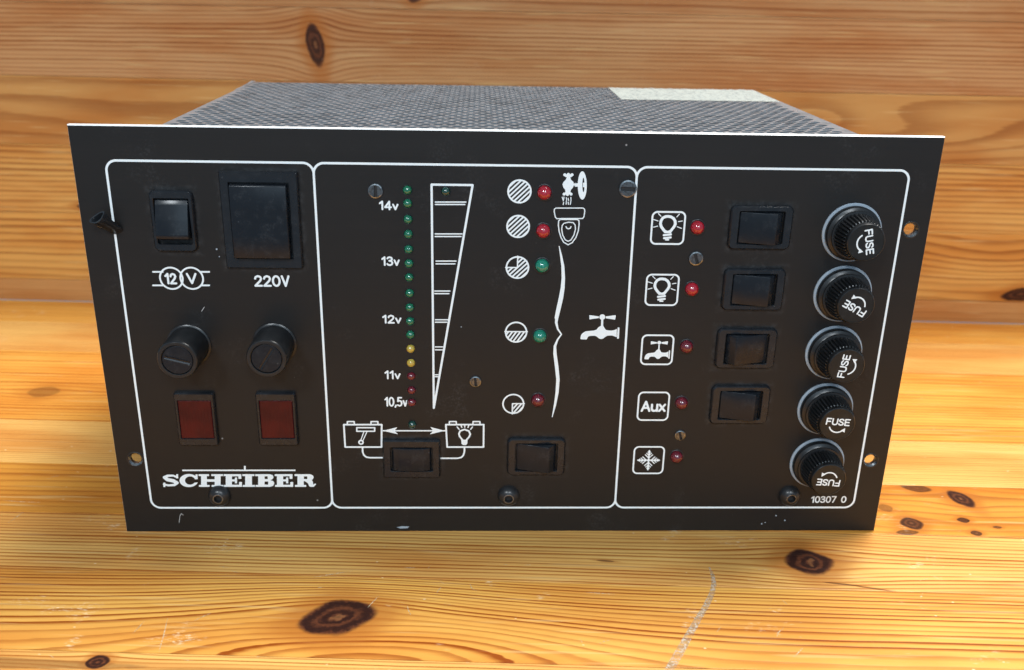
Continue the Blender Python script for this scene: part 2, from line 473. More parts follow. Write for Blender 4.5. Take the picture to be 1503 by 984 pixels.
def text(name, s, box, parent, mat, y=-.05, weight=.55, rot=0.0, gap=.20, label=None, res=.07):
    """stroke lettering fitted to box = (x0, z0, x1, z1) in mm; rot turns it (radians, clockwise seen from the front)"""
    x0, z0, x1, z1 = box; W = -gap
    for ch in s: W += GLYPH[ch][0] + gap
    sx = (x1-x0-weight)/W; sz = (z1-z0-weight); cx, cz = (x0+x1)/2, (z0+z1)/2
    d = Draw(); u = 0.0
    for ch in s:
        w, strokes = GLYPH[ch]
        for st in strokes: d.line([(x0+weight/2+(u+p[0])*sx, z0+weight/2+p[1]*sz) for p in st], weight)
        u += w + gap
    return d.build(name, parent, mat, res=res, y=y, origin=(cx, cz), label=label, rot=rot)
def boxof(C, x0, y0, x1, y1):
    a = C(x0, (y0+y1)/2); b = C(x1, (y0+y1)/2); t = C((x0+x1)/2, y0); u = C((x0+x1)/2, y1)
    return (a[0], u[1], b[0], t[1])

# ================================================================== SETTING
YAW = math.radians(-2.9)
def box_bm(x0, x1, y0, y1, z0, z1, bev=.0):
    bm = bmesh.new(); bmesh.ops.create_cube(bm, size=1)
    for v in bm.verts:
        v.co = (x0 if v.co.x < 0 else x1, y0 if v.co.y < 0 else y1, z0 if v.co.z < 0 else z1)
    if bev: bmesh.ops.bevel(bm, geom=bm.edges[:], offset=bev, segments=2, affect='EDGES', profile=.5)
    return bm
def structure(name, label):
    o = bpy.data.objects.new(name, None); COL.objects.link(o); o['kind'] = 'structure'; o['label'] = label
    o.empty_display_size = .05
    return o
table = structure('table_top', 'varnished orange pine table top glued from narrow staves')
table.rotation_euler = (0, 0, YAW)
wallo = structure('back_wall', 'upright varnished pine board wall behind the control panel')
wallo.rotation_euler = (0, 0, YAW)
wall_y = 247.0
wallo.location = (-math.sin(YAW)*wall_y*.001, math.cos(YAW)*wall_y*.001, 0)

ORANGE = dict(early=(.65, .315, .060), late=(.32, .085, .009))
PALE = dict(early=(.68, .390, .115), late=(.32, .095, .010))
staves = [   # across-table edges in mm and the look of each stave
 (-150, -112, dict(a=.30, seed=1.5)),
 (-112, -72.3, dict(a=.52, c=.004, y0=-92, seed=2.2, fine=.7, contrast=1.0, knots=[(-120.5, -77.0, 3.6, 3.2, .2, .7, 1.0), (-165, -78.5, 62, 2.6, 0, .1, .40), (-60, -79.5, 48, 1.4, 0, .1, .30)], **PALE)),
 (-72.3, -31.0, dict(a=.30, c=.0060, y0=-60, seed=3.3, warp=1.3, contrast=1.25,
    knots=[(-53, -53.0, 13.0, 8.6, .34, .85, 1.0)],
    bumps=[(-42, -65, 64, 21, -6.5)], fine=.7, wear=1.5, early=(.68, .360, .080), late=(.28, .072, .007))),
 (-31.0, 4.8, dict(a=.50, seed=4.1, y0=-10, warp=1.5, fine=.75, wear=1.5, contrast=1.05, knots=[(109, -14.8, 9.0, 8.2, .1, .8, 1.0), (117, -27.6, 7, .45, -.14, .2, .7), (127, -29.6, 6, .4, -.2, .2, .65), (36, -17.5, 3.2, .5, -.1, .3, .7)], **PALE)),
 (4.8, 42.7, dict(a=.25, seed=5.7, y0=22, warp=3.5, contrast=.85, early=(.56, .250, .040), late=(.24, .066, .009),
    knots=[(183.5, 32.5, 4.6, 7.2, .35, .7, 1.0), (156.3, 13.0, 4.6, 4.4, .1, .7, .95), (177.5, 16.4, 2.5, 2.0, 0, .6, .95), (178.5, 7.2, 2.2, 1.8, 0, .6, .9),
           (168.5, 40.5, 6.5, 3.2, -.2, .6, .8), (152, 6.5, 4.5, 1.8, .1, .5, .75), (188.5, 11.8, 1.8, .9, 0, .4, .8), (150, 24, 3.0, 3.0, .3, .4, .5)])),
 (42.7, 82.4, dict(wear=1.6, a=.62, seed=6.6, y0=62, warp=1.6, contrast=.85, **PALE)),
 (82.4, 124.0, dict(a=.33, seed=7.4, y0=100, warp=2.0, contrast=.8, knots=[(-229, 113, 8.0, 6.5, .0, .6, .42)], **ORANGE)),
 (124.0, 165.0, dict(a=.26, seed=8.8, y0=140, contrast=.75, **ORANGE)),
 (165.0, 210.0, dict(a=.40, seed=9.1, y0=185, contrast=.7, **PALE)),
 (210.0, 246.6, dict(a=.30, seed=10.3, y0=230, contrast=.65, wear=1.8, **ORANGE)),
]
for k, (y0, y1, kw) in enumerate(staves):
    m = wood('pine_table_stave_%d' % k, **kw)
    obj('stave', box_bm(-620, 620, y0+.09, y1-.09, -24, 0, .28), m, table)
for k in range(1):
    y1 = -150 - 40*k
    obj('stave', box_bm(-620, 620, y1-40+.06, y1-.06, -24, 0, .18), wood('pine_table_front_stave_%d' % k, a=.3+.03*k, seed=20.+k), table)

WALLC = dict(early=(.54, .275, .098), late=(.25, .082, .020), wear=.25, fine=.9)
wst = [  # colours include light: table bounce in lower staves, dimmer bluer light in top ones
 (0.0, 14.0, dict(a=.55, seed=31., y0=7, contrast=.55, warp=.8)),
 (14.0, 56.5, dict(early=(.64, .335, .09), a=.22, seed=32., y0=35, contrast=.8, warp=2.2, knots=[(307, 19.0, 12, 4.2, .12, .8, 1.0)], bumps=[(285, 40, 45, 16, 2.0)])),
 (56.5, 97.0, dict(early=(.64, .345, .10), a=.30, seed=33., y0=76, contrast=.8, warp=1.8, knots=[(-259, 60.5, 6.5, 2.2, .0, .7, .9)])),
 (97.0, 136.0, dict(early=(.53, .275, .088), a=.10, seed=34., y0=117, contrast=.62, warp=2.5, bumps=[(165, 120, 42, 13, 2.4), (235, 112, 60, 12, 1.7), (-215, 112, 60, 12, .9)])),
 (136.0, 176.0, dict(early=(.50, .268, .115), a=.42, seed=35., y0=156, contrast=.9, warp=1.5, knots=[(-115.7, 155.5, 5.4, 13.0, .16, .75, .95)])),
 (176.0, 216.0, dict(early=(.47, .252, .108), a=.34, seed=36., y0=196, contrast=.8, warp=2.0, knots=[(-60, 184, 6, 5, 0, .7, .9)])),
 (216.0, 256.0, dict(a=.3, seed=37., y0=236)),
]
for k, (z0, z1, kw) in enumerate(wst):
    for key, val in WALLC.items(): kw.setdefault(key, val)
    m = wood('pine_wall_stave_%d' % k, **kw)
    o = obj('stave', box_bm(-620, 620, z0+.08, z1-.08, -20, 0, .22), m, wallo)
    o.rotation_euler = (math.radians(90), 0, 0)        # board lies in local x-y, stood upright: local y becomes z

# ---- wear marks on the table (thin flakes of lifted varnish)
M_scratch = scratch_mat(); M_scuff = scuff_mat()
def table_pt(px):
    d = ray(px); t = -CL[2]/d[2]; X = CL + t*d
    c, s = math.cos(YAW), math.sin(YAW)
    return np.array([X[0]*c + X[1]*s, -X[0]*s + X[1]*c])*1000
def ribbon(bm, pts, ws, z):
    L = []
    for i, p in enumerate(pts):
        a = pts[max(i-1, 0)]; b = pts[min(i+1, len(pts)-1)]
        t = np.array(b)-np.array(a); t = t/max(np.hypot(*t), 1e-6); n = np.array([-t[1], t[0]])*ws[i]/2
        L.append((bm.verts.new((p[0]+n[0], p[1]+n[1], z)), bm.verts.new((p[0]-n[0], p[1]-n[1], z))))
    for i in range(len(L)-1):
        f = bm.faces.new((L[i][1], L[i+1][1], L[i+1][0], L[i][0])); f.normal_update()
        if f.normal.z < 0: f.normal_flip()
bm = bmesh.new()
pts = [table_pt(p) for p in ((1041, 833), (1046, 845), (1048, 858), (1045, 872), (1036, 890), (1024, 910), (1010, 935), (996, 960), (982, 984), (968, 1010))]
ribbon(bm, pts, [.5, 1.3, 1.8, 1.9, 2.0, 2.2, 2.6, 2.8, 2.8, 2.2], .05)
o = obj('scuff_mark', bm, M_scuff, table, label='pale curved scuff mark in the table varnish'); o['kind'] = 'stuff'
bm = bmesh.new()
marks = [((12, 768), (35, 752)), ((5, 735), (60, 738)), ((540, 892), (556, 875)), ((640, 872), (648, 862)), ((598, 890), (603, 903)), ((233, 958), (246, 908)), ((195, 930), (212, 912)),
         ((255, 945), (290, 938)), ((285, 912), (310, 900)), ((690, 858), (700, 868)), ((1140, 935), (1150, 922)), ((880, 945), (895, 940)), ((1165, 965), (1180, 950)), ((460, 848), (520, 838)), ((860, 870), (905, 873))]
for a, b in marks:
    p = table_pt(a); q = table_pt(b); mid = (p+q)/2 + rng.normal(0, .3, 2)
    ribbon(bm, [p, mid, q], [.12, .42, .10], .07)
for _ in range(230):
    p = np.array([rng.uniform(-260, 260), rng.uniform(-130, 235)]); L = rng.uniform(.8, 4.5); a = rng.uniform(0, math.pi) if rng.random() < .6 else rng.normal(0, .3)
    q = p + L*np.array([math.cos(a), math.sin(a)])
    ribbon(bm, [p, (p+q)/2 + rng.normal(0, .12, 2), q], [.06, rng.uniform(.12, .34), .05], .06)
o = obj('scratches', bm, M_scratch, table); o['kind'] = 'stuff'

# ================================================================== CONTROL PANEL
unit = bpy.data.objects.new('control_panel', None); COL.objects.link(unit); unit.empty_display_size = .05
unit['label'] = 'black electrical control panel with switches, indicator lights and fuse holders standing on pine table'
unit['category'] = 'control panel'

# ---- front plate with four screw holes
HOLES = [(-133.4, 117.3), (133.9, 117.3), (-133.2, 30.2), (133.9, 30.1)]
def plate():
    bm = bmesh.new(); W2 = PANEL_W/2; n = 24
    def loop(pts, y):
        vs_ = [bm.verts.new((p[0], y, p[1])) for p in pts]
        return vs_, [bm.edges.new((vs_[i], vs_[(i+1) % len(vs_)])) for i in range(len(vs_))]
    rect = [(-W2, 0), (W2, 0), (W2, PANEL_H), (-W2, PANEL_H)]
    circ = lambda c, r: [(c[0]+r*math.cos(2*math.pi*k/n), c[1]+r*math.sin(2*math.pi*k/n)) for k in range(n)]
    e = .3
    inset = [(-W2+.16, .16), (W2-.16, .16), (W2-.16, PANEL_H-e), (-W2+.16, PANEL_H-e)]
    fo, fe = loop(inset, 0); bo, be = loop(rect, PANEL_T); mo, _ = loop(rect, e)
    fh = []; bh = []
    for c in HOLES:
        v, ed = loop(circ(c, 2.55), 0); fh.append(v); fe += ed
        v, ed = loop(circ(c, 2.0), PANEL_T); bh.append(v); be += ed
    r = bmesh.ops.triangle_fill(bm, use_beauty=True, use_dissolve=False, edges=fe, normal=(0, -1, 0))
    for g in r['geom']:
        if isinstance(g, bmesh.types.BMFace): g.material_index = 0
    bmesh.ops.triangle_fill(bm, use_beauty=True, use_dissolve=False, edges=be, normal=(0, 1, 0))
    for A, B in ((fo, mo), (mo, bo)):
        for i in range(4): bm.faces.new((A[i], A[(i+1) % 4], B[(i+1) % 4], B[i])).material_index = 1
    for c, A, B in zip(HOLES, fh, bh):
        mid = [bm.verts.new((p[0], .6, p[1])) for p in circ(c, 2.0)]
        for X, Y in ((A, mid), (mid, B)):
            for i in range(n): bm.faces.new((X[i], X[(i+1) % n], Y[(i+1) % n], Y[i])).material_index = 2
    bmesh.ops.recalc_face_normals(bm, faces=bm.faces)
    return bm
front = obj('front_plate', plate(), [M_panel, M_alu, M_steel], unit, label='black front plate with bare aluminium edge')

# ---- chassis: side sheets, back, floor and the perforated cover
BX0, BX1, BY1, BZ1 = -116.8, 119.2, 153.0, PANEL_H-2.5
def chassis():
    bm = bmesh.new()
    def b(x0, x1, y0, y1, z0, z1):
        r = bmesh.ops.create_cube(bm, size=1)
        for v in r['verts']: v.co = (x0 if v.co.x < 0 else x1, y0 if v.co.y < 0 else y1, z0 if v.co.z < 0 else z1)
    b(BX0, BX0+1, PANEL_T, BY1, 0, BZ1-1.01); b(BX1-1, BX1, PANEL_T, BY1, 0, BZ1-1.01)
    b(BX0+1.01, BX1-1.01, BY1-1, BY1, 0, BZ1-1.01); b(BX0+1.01, BX1-1.01, PANEL_T+.01, BY1-1.01, 0, 1)
    return bm
obj('chassis', chassis(), M_sheet, unit, label='grey sheet metal chassis behind the front plate')
b_ = box_bm(BX0+14, BX1-14, 22, 140, 40, 43)
obj('circuit_board', b_, M_inner, unit)
def perforated():
    bm = bmesh.new(); px, py, r, n = 4.4, 3.81, 1.76, 12
    x0, x1, y0, y1 = BX0, BX1, PANEL_T+.02, BY1
    rows = int((y1-y0-2)/py); ym = y0 + ((y1-y0)-rows*py)/2
    def quad(a, b, c, d): bm.faces.new([bm.verts.new((*p, BZ1)) for p in (a, b, c, d)])
    quad((x0, y0), (x1, y0), (x1, ym), (x0, ym)); quad((x0, ym+rows*py), (x1, ym+rows*py), (x1, y1), (x0, y1))
    for k in range(rows):
        ya = ym+k*py; yb = ya+py; off = 0 if k % 2 == 0 else px/2
        cols = int((x1-x0-2-off-1)/px); xa = x0+1.5+off
        quad((x0, ya), (xa, ya), (xa, yb), (x0, yb)); xe = xa+cols*px; quad((xe, ya), (x1, ya), (x1, yb), (xe, yb))
        for c in range(cols):
            cx, cy = xa+(c+.5)*px, (ya+yb)/2
            H = []; O = []
            for j in range(n):
                a = 2*math.pi*(j+.5)/n; dx, dy = math.cos(a), math.sin(a)
                H.append(bm.verts.new((cx+r*dx, cy+r*dy, BZ1)))
                s = min(px/2/abs(dx) if abs(dx) > 1e-6 else 1e9, py/2/abs(dy) if abs(dy) > 1e-6 else 1e9)
                O.append((cx+s*dx, cy+s*dy))
            O = [bm.verts.new((*p, BZ1)) for p in O]
            cor = {}
            for j in range(n):
                a, b = O[j].co, O[(j+1) % n].co
                onx = lambda p: abs(abs(p.x-cx)-px/2) < 1e-5
                if onx(a) != onx(b):
                    cv = bm.verts.new((cx+math.copysign(px/2, a.x-cx if onx(a) else b.x-cx), cy+math.copysign(py/2, b.y-cy if onx(a) else a.y-cy), BZ1))
                    bm.faces.new((H[j], O[j], cv, O[(j+1) % n], H[(j+1) % n]))
                else: bm.faces.new((H[j], O[j], O[(j+1) % n], H[(j+1) % n]))
            # wall of the hole
            L = [bm.verts.new((v.co.x, v.co.y, BZ1-.8)) for v in H]
            for j in range(n): bm.faces.new((H[(j+1) % n], L[(j+1) % n], L[j], H[j]))
    # folded edges of the sheet
    for (a, b) in (((x0, y0), (x0, y1)), ((x1, y1), (x1, y0)), ((x0, y1), (x1, y1))):
        bm.faces.new([bm.verts.new(p) for p in ((*a, BZ1), (*b, BZ1), (*b, BZ1-1), (*a, BZ1-1))])
    return bm
obj('perforated_cover', perforated(), M_mesh, unit, label='grey perforated metal cover on top of the chassis')
# torn-up corner of the cover
bm = bmesh.new()
prev = [(BX0-.1, 118, BZ1+.05), (BX0+.6, 118, BZ1+.05)]; strip = [prev]
for q in range(1, 13):
    yq = 118 + q*2.9; up = .05 + .055*q + abs(rng.normal(0, .14))
    strip.append([(BX0-.1+.02*q, yq, BZ1+up), (BX0+.7+.04*q+rng.normal(0, .35), yq, BZ1+.06+.3*up)])
loft(bm, strip, close=False)
obj('bent_corner', bm, M_mesh, unit)
# paper sticker on the cover, with a ragged rear edge
bm = bmesh.new(); top = []; bot = []
sx0, sx1, sy0, sy1 = 49.8, 118.6, 107.5, 152.0
N = 46
for k in range(N+1):
    x = sx0+(sx1-sx0)*k/N
    top.append(bm.verts.new((x, sy1-abs(rng.normal(0, .9)), BZ1+.12+abs(rng.normal(0, .12))))); bot.append(bm.verts.new((x, sy0+rng.normal(0, .12), BZ1+.10)))
for k in range(N): bm.faces.new((bot[k], bot[k+1], top[k+1], top[k]))
obj('sticker', bm, M_label, unit, label='torn white paper sticker on the perforated cover')

# ------------------------------------------------------------------ printing on the plate
FX = (-129.6, -64.0, 40.4, 130.3); FZ = (10.2, 137.2); LW = .74
d = Draw()
for i in range(3): d.rrect(FX[i], FZ[0], FX[i+1], FZ[1], 3.4, LW)
d.build('border_line', front, M_ink, res=.16)

INK = .58
# 12 V transformer sign
d = Draw(); ca, cb = C1(530, 783), C1(628, 783)
d.ring(ca, 3.72, INK).ring(cb, 3.72, INK)
for y in (752, 817):
    d.line([C1(442, y), C1(488 if y == 752 else 494, y)], INK).line([C1(674, y), C1(712, y)], INK)
d.build('transformer_symbol', front, M_ink, res=.09)
text('voltage_lettering', '12', boxof(C1, 497, 757, 556, 812), front, M_ink, weight=.70)
text('voltage_lettering', 'V', boxof(C1, 602, 757, 653, 811), front, M_ink, weight=.70)
text('voltage_lettering', '220V', boxof(C1, 928, 768, 1100, 824), front, M_ink, weight=.70)
for s, C, bx in (('14v', C3, (300, 255, 413, 310)), ('13v', C3, (314, 577, 420, 632)), ('12v', C3, (319, 914, 430, 965)), ('11v', C4, (332, 291, 425, 342)), ('10,5v', C4, (332, 444, 466, 500))):
    text('voltage_lettering', s, boxof(C, *bx), front, M_ink, weight=.58)
text('type_number', '10307 0', boxof(C8, 922, 820, 1087, 852), front, M_ink, weight=.52)

# SCHEIBER name in wide slab letters, with the rule above
d = Draw(); c = C_name
def R(x0, y0, x1, y1, cut=False): d.poly([c(x0, y0), c(x1, y0), c(x1, y1), c(x0, y1)], cut)
R(230, 89, 1250, 102); R(786, 55, 802, 100)
sw = 4.3
d.taper([c(185, 158), c(150, 143), c(100, 144), c(72, 160), c(95, 178), c(150, 190), c(182, 207), c(160, 227), c(105, 231), c(66, 222)], [.8, .8, .95, 1.3, 1.45, 1.45, 1.3, .95, .8, .8])
R(176, 130, 194, 168); R(60, 206, 78, 246)
d.poly([c(290+84*math.cos(a), 187+59*math.sin(a)) for a in np.linspace(0, 2*math.pi, 40)[:-1]])
d.poly([c(301+46*math.cos(a), 187+37*math.sin(a)) for a in np.linspace(0, 2*math.pi, 32)[:-1]], True)
d.poly([c(305, 180), c(400, 172), c(400, 204), c(325, 206)], True)
R(350, 131, 369, 172)
def stem(x0, x1, s0, s1):                       # slab-serif stem
    R(x0, 130, x1, 244); R(s0, 130, s1, 147); R(s0+3, 227, s1+5, 244)
stem(400, 452, 378, 472); stem(522, 576, 492, 596); R(440, 176, 535, 198)
for ox in (0, 461):
    stem(622+ox, 678+ox, 602+ox, 700+ox); R(660+ox, 130, 762+ox, 149); R(736+ox, 130, 762+ox, 172)
    R(670+ox, 177, 720+ox, 195); R(704+ox, 160, 724+ox, 212)
    R(660+ox, 225, 768+ox, 244); R(742+ox, 200, 768+ox, 244)
stem(797, 858, 772, 880)
stem(914, 970, 888, 985)
d.poly([c(960, 130), c(1022, 130), c(1046, 140), c(1052, 158), c(1044, 174), c(1024, 184), c(1050, 192), c(1060, 212), c(1050, 234), c(1022, 244), c(960, 244)])
R(972, 149, 1000, 174, True); R(972, 196, 1004, 224, True)
stem(1268, 1324, 1242, 1342)
d.poly([c(1310, 130), c(1382, 130), c(1408, 142), c(1414, 160), c(1404, 178), c(1376, 190), c(1310, 194)])
R(1326, 150, 1356, 174, True)
d.taper([c(1350, 188), c(1382, 200), c(1390, 226), c(1408, 236), c(1428, 220)], [1.2, 1.9, 1.7, .8, .55])
d.build('maker_name', front, M_ink, res=.10)

# voltage wedge scale
d = Draw(); A, B, D_ = C3(604, 162), C3(841, 165), C4(617, 508)
d.line([A, B, D_], .72, closed=True)
for C, x0, x1, y, ht in ((C3, 626, 802, 263, 14), (C3, 625, 780, 447, 15), (C3, 630, 745, 604, 16), (C3, 622, 710, 777, 15), (C3, 626, 698, 943, 14), (C4, 626, 668, 155, 17), (C4, 626, 640, 316, 11)):
    for q, sx in ((0, 0), (ht, -6 if x1-x0 > 60 else 0)):
        d.line([C(x0, y+q), C(x1+sx, y+q)], .42)
d.build('wedge_scale', front, M_ink, res=.1)

# tank level symbols
def tank(name, cc, r, keep, extra=None, ang=math.radians(44)):
    d = Draw(); d.ring(cc, r-.25, .55); d.hatch(cc, r-.3, 1.13, .56, ang, keep)
    if extra: extra(d, cc, r)
    d.build(name, front, M_ink, res=.08)
tank('full_tank_symbol', C5(174, 210), 3.95, None)
tank('full_tank_symbol', C5(166, 421), 3.90, None)
def q34(d, cc, r): d.line([cc, (cc[0], cc[1]+r)], .42).line([cc, (cc[0]-r, cc[1])], .42)
tank('three_quarter_tank_symbol', C5(162, 668), 3.95, lambda X, Z: np.minimum(X*-1, Z), q34)
def qh(d, cc, r): d.line([(cc[0]-r, cc[1]+.2), (cc[0]+r, cc[1]+.2)], .45)
tank('half_tank_symbol', C6(119, 120), 3.85, lambda X, Z: Z, qh, math.radians(56))
def q14(d, cc, r): d.line([(cc[0]-.3, cc[1]+.1), (cc[0]-.3, cc[1]-r)], .45).line([(cc[0]-.3, cc[1]+.1), (cc[0]+r, cc[1]+.1)], .45)
tank('quarter_tank_symbol', C6(106, 454), 3.9, lambda X, Z: np.maximum(Z, -X), q14, math.radians(52))

# drain valve, toilet, brace and tap
c = C_valve; d = Draw()
d.poly([c(575, 60), c(645, 60), c(632, 85), c(640, 115), c(668, 140), c(678, 172), c(664, 208), c(640, 235), c(632, 262), c(650, 290), c(550, 290), c(574, 262), c(570, 235), c(548, 208), c(538, 172), c(552, 140), c(578, 115), c(590, 85)])
for px_, py_ in ((566, 56), (608, 52), (652, 56), (558, 288), (598, 292), (640, 288)): d.disc(c(px_, py_), .50)
d.poly([c(548, 50), c(670, 50), c(645, 84), c(575, 84)])
d.line([c(676, 178), c(726, 178)], .32)
for k in range(4): d.line([c(684+k*11, 160), c(690+k*11, 196)], .24)
d.poly([c(776+54*math.cos(a), 184+170*math.sin(a)) for a in np.linspace(0, 2*math.pi, 48)[:-1]])
d.poly([c(790+13*math.cos(a), 178+88*math.sin(a)) for a in np.linspace(0, 2*math.pi, 32)[:-1]], True)
d.poly([c(785, 150), c(812, 150), c(812, 205), c(785, 205)])
for x0, y0, x1, y1 in ((534, 325, 548, 370), (556, 322, 552, 352), (552, 388, 546, 415), (584, 330, 588, 360), (584, 370, 582, 410), (606, 340, 612, 366), (606, 384, 610, 412), (638, 328, 640, 352), (640, 362, 632, 412)):
    d.line([c(x0, y0), c(x1, y1)], .30)
d.build('drain_valve_symbol', front, M_ink, res=.07)
d = Draw()
tankpts = [(460, 456), (785, 456), (803, 470), (806, 495), (796, 560), (780, 582), (470, 584), (452, 566), (438, 500), (440, 470)]
d.line([c(*p) for p in tankpts], .34, closed=True)
d.poly([c(520, 576), c(712, 576), c(712, 600), c(520, 600)])
bowl = [(510, 596), (492, 610), (488, 660), (498, 740), (520, 810), (552, 868), (605, 898), (655, 872), (700, 810), (728, 730), (738, 650), (735, 605), (715, 594)]
d.line([c(*p) for p in bowl], .36)
seat = [(555, 640), (535, 665), (528, 710), (540, 780), (570, 838), (605, 856), (640, 840), (676, 780), (694, 710), (690, 660), (668, 632), (612, 626)]
d.line([c(*p) for p in seat], .34, closed=True)
d.line([c(*p) for p in ((580, 680), (592, 700), (610, 706), (630, 700), (640, 680))], .38)
d.build('toilet_symbol', front, M_ink, res=.07)
d = Draw()
up = [C5(413, 540), C5(425, 600), C5(435, 660), C5(438, 730), C5(434, 790), C5(424, 850), C5(408, 920), C5(397, 970)]
lo = [C6(310, 40), C6(306, 75), C6(313, 105), C6(330, 130), C6(312, 155), C6(300, 185), C6(300, 220), C6(308, 280), C6(314, 340), C6(310, 400), C6(300, 460), C6(287, 515)]
d.taper(up + lo, [.25, .7, 1.0, 1.15, 1.35, 1.5, 1.45, 1.3, 1.15, .9, .6, .45, .6, .9, 1.15, 1.25, 1.2, 1.1, .8, .25])
d.build('brace_line', front, M_ink, res=.1)
TAP = [(195, 760), (200, 790), (345, 795), (362, 760), (385, 722), (440, 708), (540, 706), (590, 725), (640, 770), (690, 785), (740, 775), (790, 735), (840, 705), (900, 700), (960, 700), (1020, 722), (1068, 740),
       (1072, 540), (1010, 570), (950, 580), (870, 578), (810, 565), (775, 520), (745, 465), (690, 465), (630, 500), (580, 560), (520, 580), (400, 590), (320, 600), (250, 640), (210, 690)]
def tap(d, f):
    d.poly([f(*p) for p in TAP])
    d.poly([f(*p) for p in ((1092, 505), (1135, 508), (1122, 775), (1075, 775))])
    d.poly([f(*p) for p in ((412, 208), (640, 240), (640, 280), (412, 312))])
    d.poly([f(*p) for p in ((805, 240), (1040, 210), (1045, 240), (1030, 318), (805, 285))])
    d.disc(f(722, 256), abs(f(792, 256)[0]-f(722, 256)[0]))
    d.poly([f(*p) for p in ((695, 320), (745, 320), (742, 480), (690, 480))])
d = Draw(); tap(d, C_tap); d.build('tap_symbol', front, M_ink, res=.08)

# batteries, arrow and leads
c = C_batt
def battery(ox, name, lead):
    d = Draw()
    d.line([c(65+ox, 90), c(436+ox, 90), c(434+ox, 310), c(78+ox, 310)], .62, closed=True)
    for q in (98, 330): d.line([c(q+ox, 90), c(q+2+ox, 60), c(q+68+ox, 60), c(q+70+ox, 90)], .5)
    return d
d = battery(0, '', None)
d.line([c(192, 120), c(368, 120), c(366, 155), c(192, 155)], .5, closed=True)
d.line([c(262, 158), c(228, 250)], .34).line([c(292, 158), c(248, 255)], .34)
d.ring(c(233, 263), .72, .55)
d.line([c(248, 315), c(250, 360), c(262, 390), c(285, 408), c(320, 414), c(440, 414)], .6)
d.build('engine_battery_symbol', front, M_ink, res=.08)
d = battery(1000, '', None)
def bulb_small(cx, cy):
    d.line([c(1228, 240), c(1200, 205), c(1193, 180), c(1205, 152), c(1247, 137), c(1290, 152), c(1304, 182), c(1295, 208), c(1266, 240)], .62)
    d.poly([c(1215, 238), c(1278, 238), c(1275, 275), c(1262, 290), c(1232, 290), c(1218, 275)])
    for a, b in (((1175, 112), (1195, 136)), ((1213, 96), (1222, 118)), ((1250, 94), (1250, 116)), ((1290, 96), (1282, 118)), ((1326, 112), (1308, 136))): d.line([c(*a), c(*b)], .42)
bulb_small(0, 0)
d.line([c(1248, 315), c(1246, 360), c(1236, 392), c(1215, 412), c(1180, 420), c(1015, 420)], .6)
d.build('lighting_battery_symbol', front, M_ink, res=.08)
d = Draw()
d.line([c(445, 150), c(1055, 150)], .5)
d.poly([c(448, 150), c(590, 115), c(560, 150), c(596, 184)]); d.poly([c(1055, 150), c(912, 113), c(942, 150), c(908, 185)])
d.build('double_arrow', front, M_ink, res=.08)

# framed symbols of the right-hand column
SYM = [(50.86, C_bulb(660, 492)[1]), tuple(C7(162, 582)), tuple(C8(205, 139)), tuple(C8(187, 402)), tuple(C8(165, 653))]
SYM[0] = (C_bulb(660, 492)[0], SYM[0][1])
for k, (sx, sz) in enumerate(SYM):
    d = Draw(); h = 5.45
    d.rrect(sx-h, sz-h, sx+h, sz+h, 1.7, .60)
    if k < 2:
        base = C_bulb(660, 492); f = lambda x, y: C_bulb(x, y) - base + np.array([sx, sz])
        d.line([f(*p) for p in ((610, 545), (585, 515), (553, 470), (540, 425), (548, 375), (580, 328), (625, 306), (665, 304), (710, 312), (750, 338), (775, 380), (778, 430), (755, 475), (725, 512), (700, 545))], .92)
        d.poly([f(*p) for p in ((590, 535), (625, 525), (655, 538), (685, 525), (718, 535), (708, 574), (600, 574))])
        for y, w_ in ((600, 56), (648, 52)): d.line([f(650-w_, y+6), f(650+w_, y-6)], .72)
        d.line([f(625, 680), f(670, 680)], .5)
        for a, b in (((505, 258), (548, 302)), ((432, 355), (500, 377)), ((428, 477), (496, 460)), ((845, 266), (802, 312)), ((890, 378), (828, 388)), ((876, 496), (808, 470))): d.line([f(*a), f(*b)], .30)
        nm = 'lamp_symbol'
    elif k == 2:
        tb = C_tap(665, 490); s = .535
        f = lambda x, y: (C_tap(x, y) - tb)*np.array([.66, .76]) + np.array([sx+.1, sz])
        tap(d, f); nm = 'water_pump_symbol'
    elif k == 3: nm = 'auxiliary_symbol_frame'
    else:
        R_ = 3.9; nm = 'snowflake_symbol'
        for a in (0, 90, 180, 270):
            ca, sa = math.cos(math.radians(a)), math.sin(math.radians(a))
            P_ = lambda u, v: (sx + u*ca - v*sa, sz + u*sa + v*ca)
            d.line([P_(0, 0), P_(R_, 0)], .58)
            for u0, L in ((.85, 1.50), (1.95, .98), (2.92, .50)):
                for sg in (-1, 1): d.line([P_(u0, 0), P_(u0+L*.9, sg*L*.9)], .37)
    d.build(nm, front, M_ink, res=.08)
text('auxiliary_lettering', 'Aux', boxof(C8, 129, 376, 246, 428), front, M_ink, weight=.80)

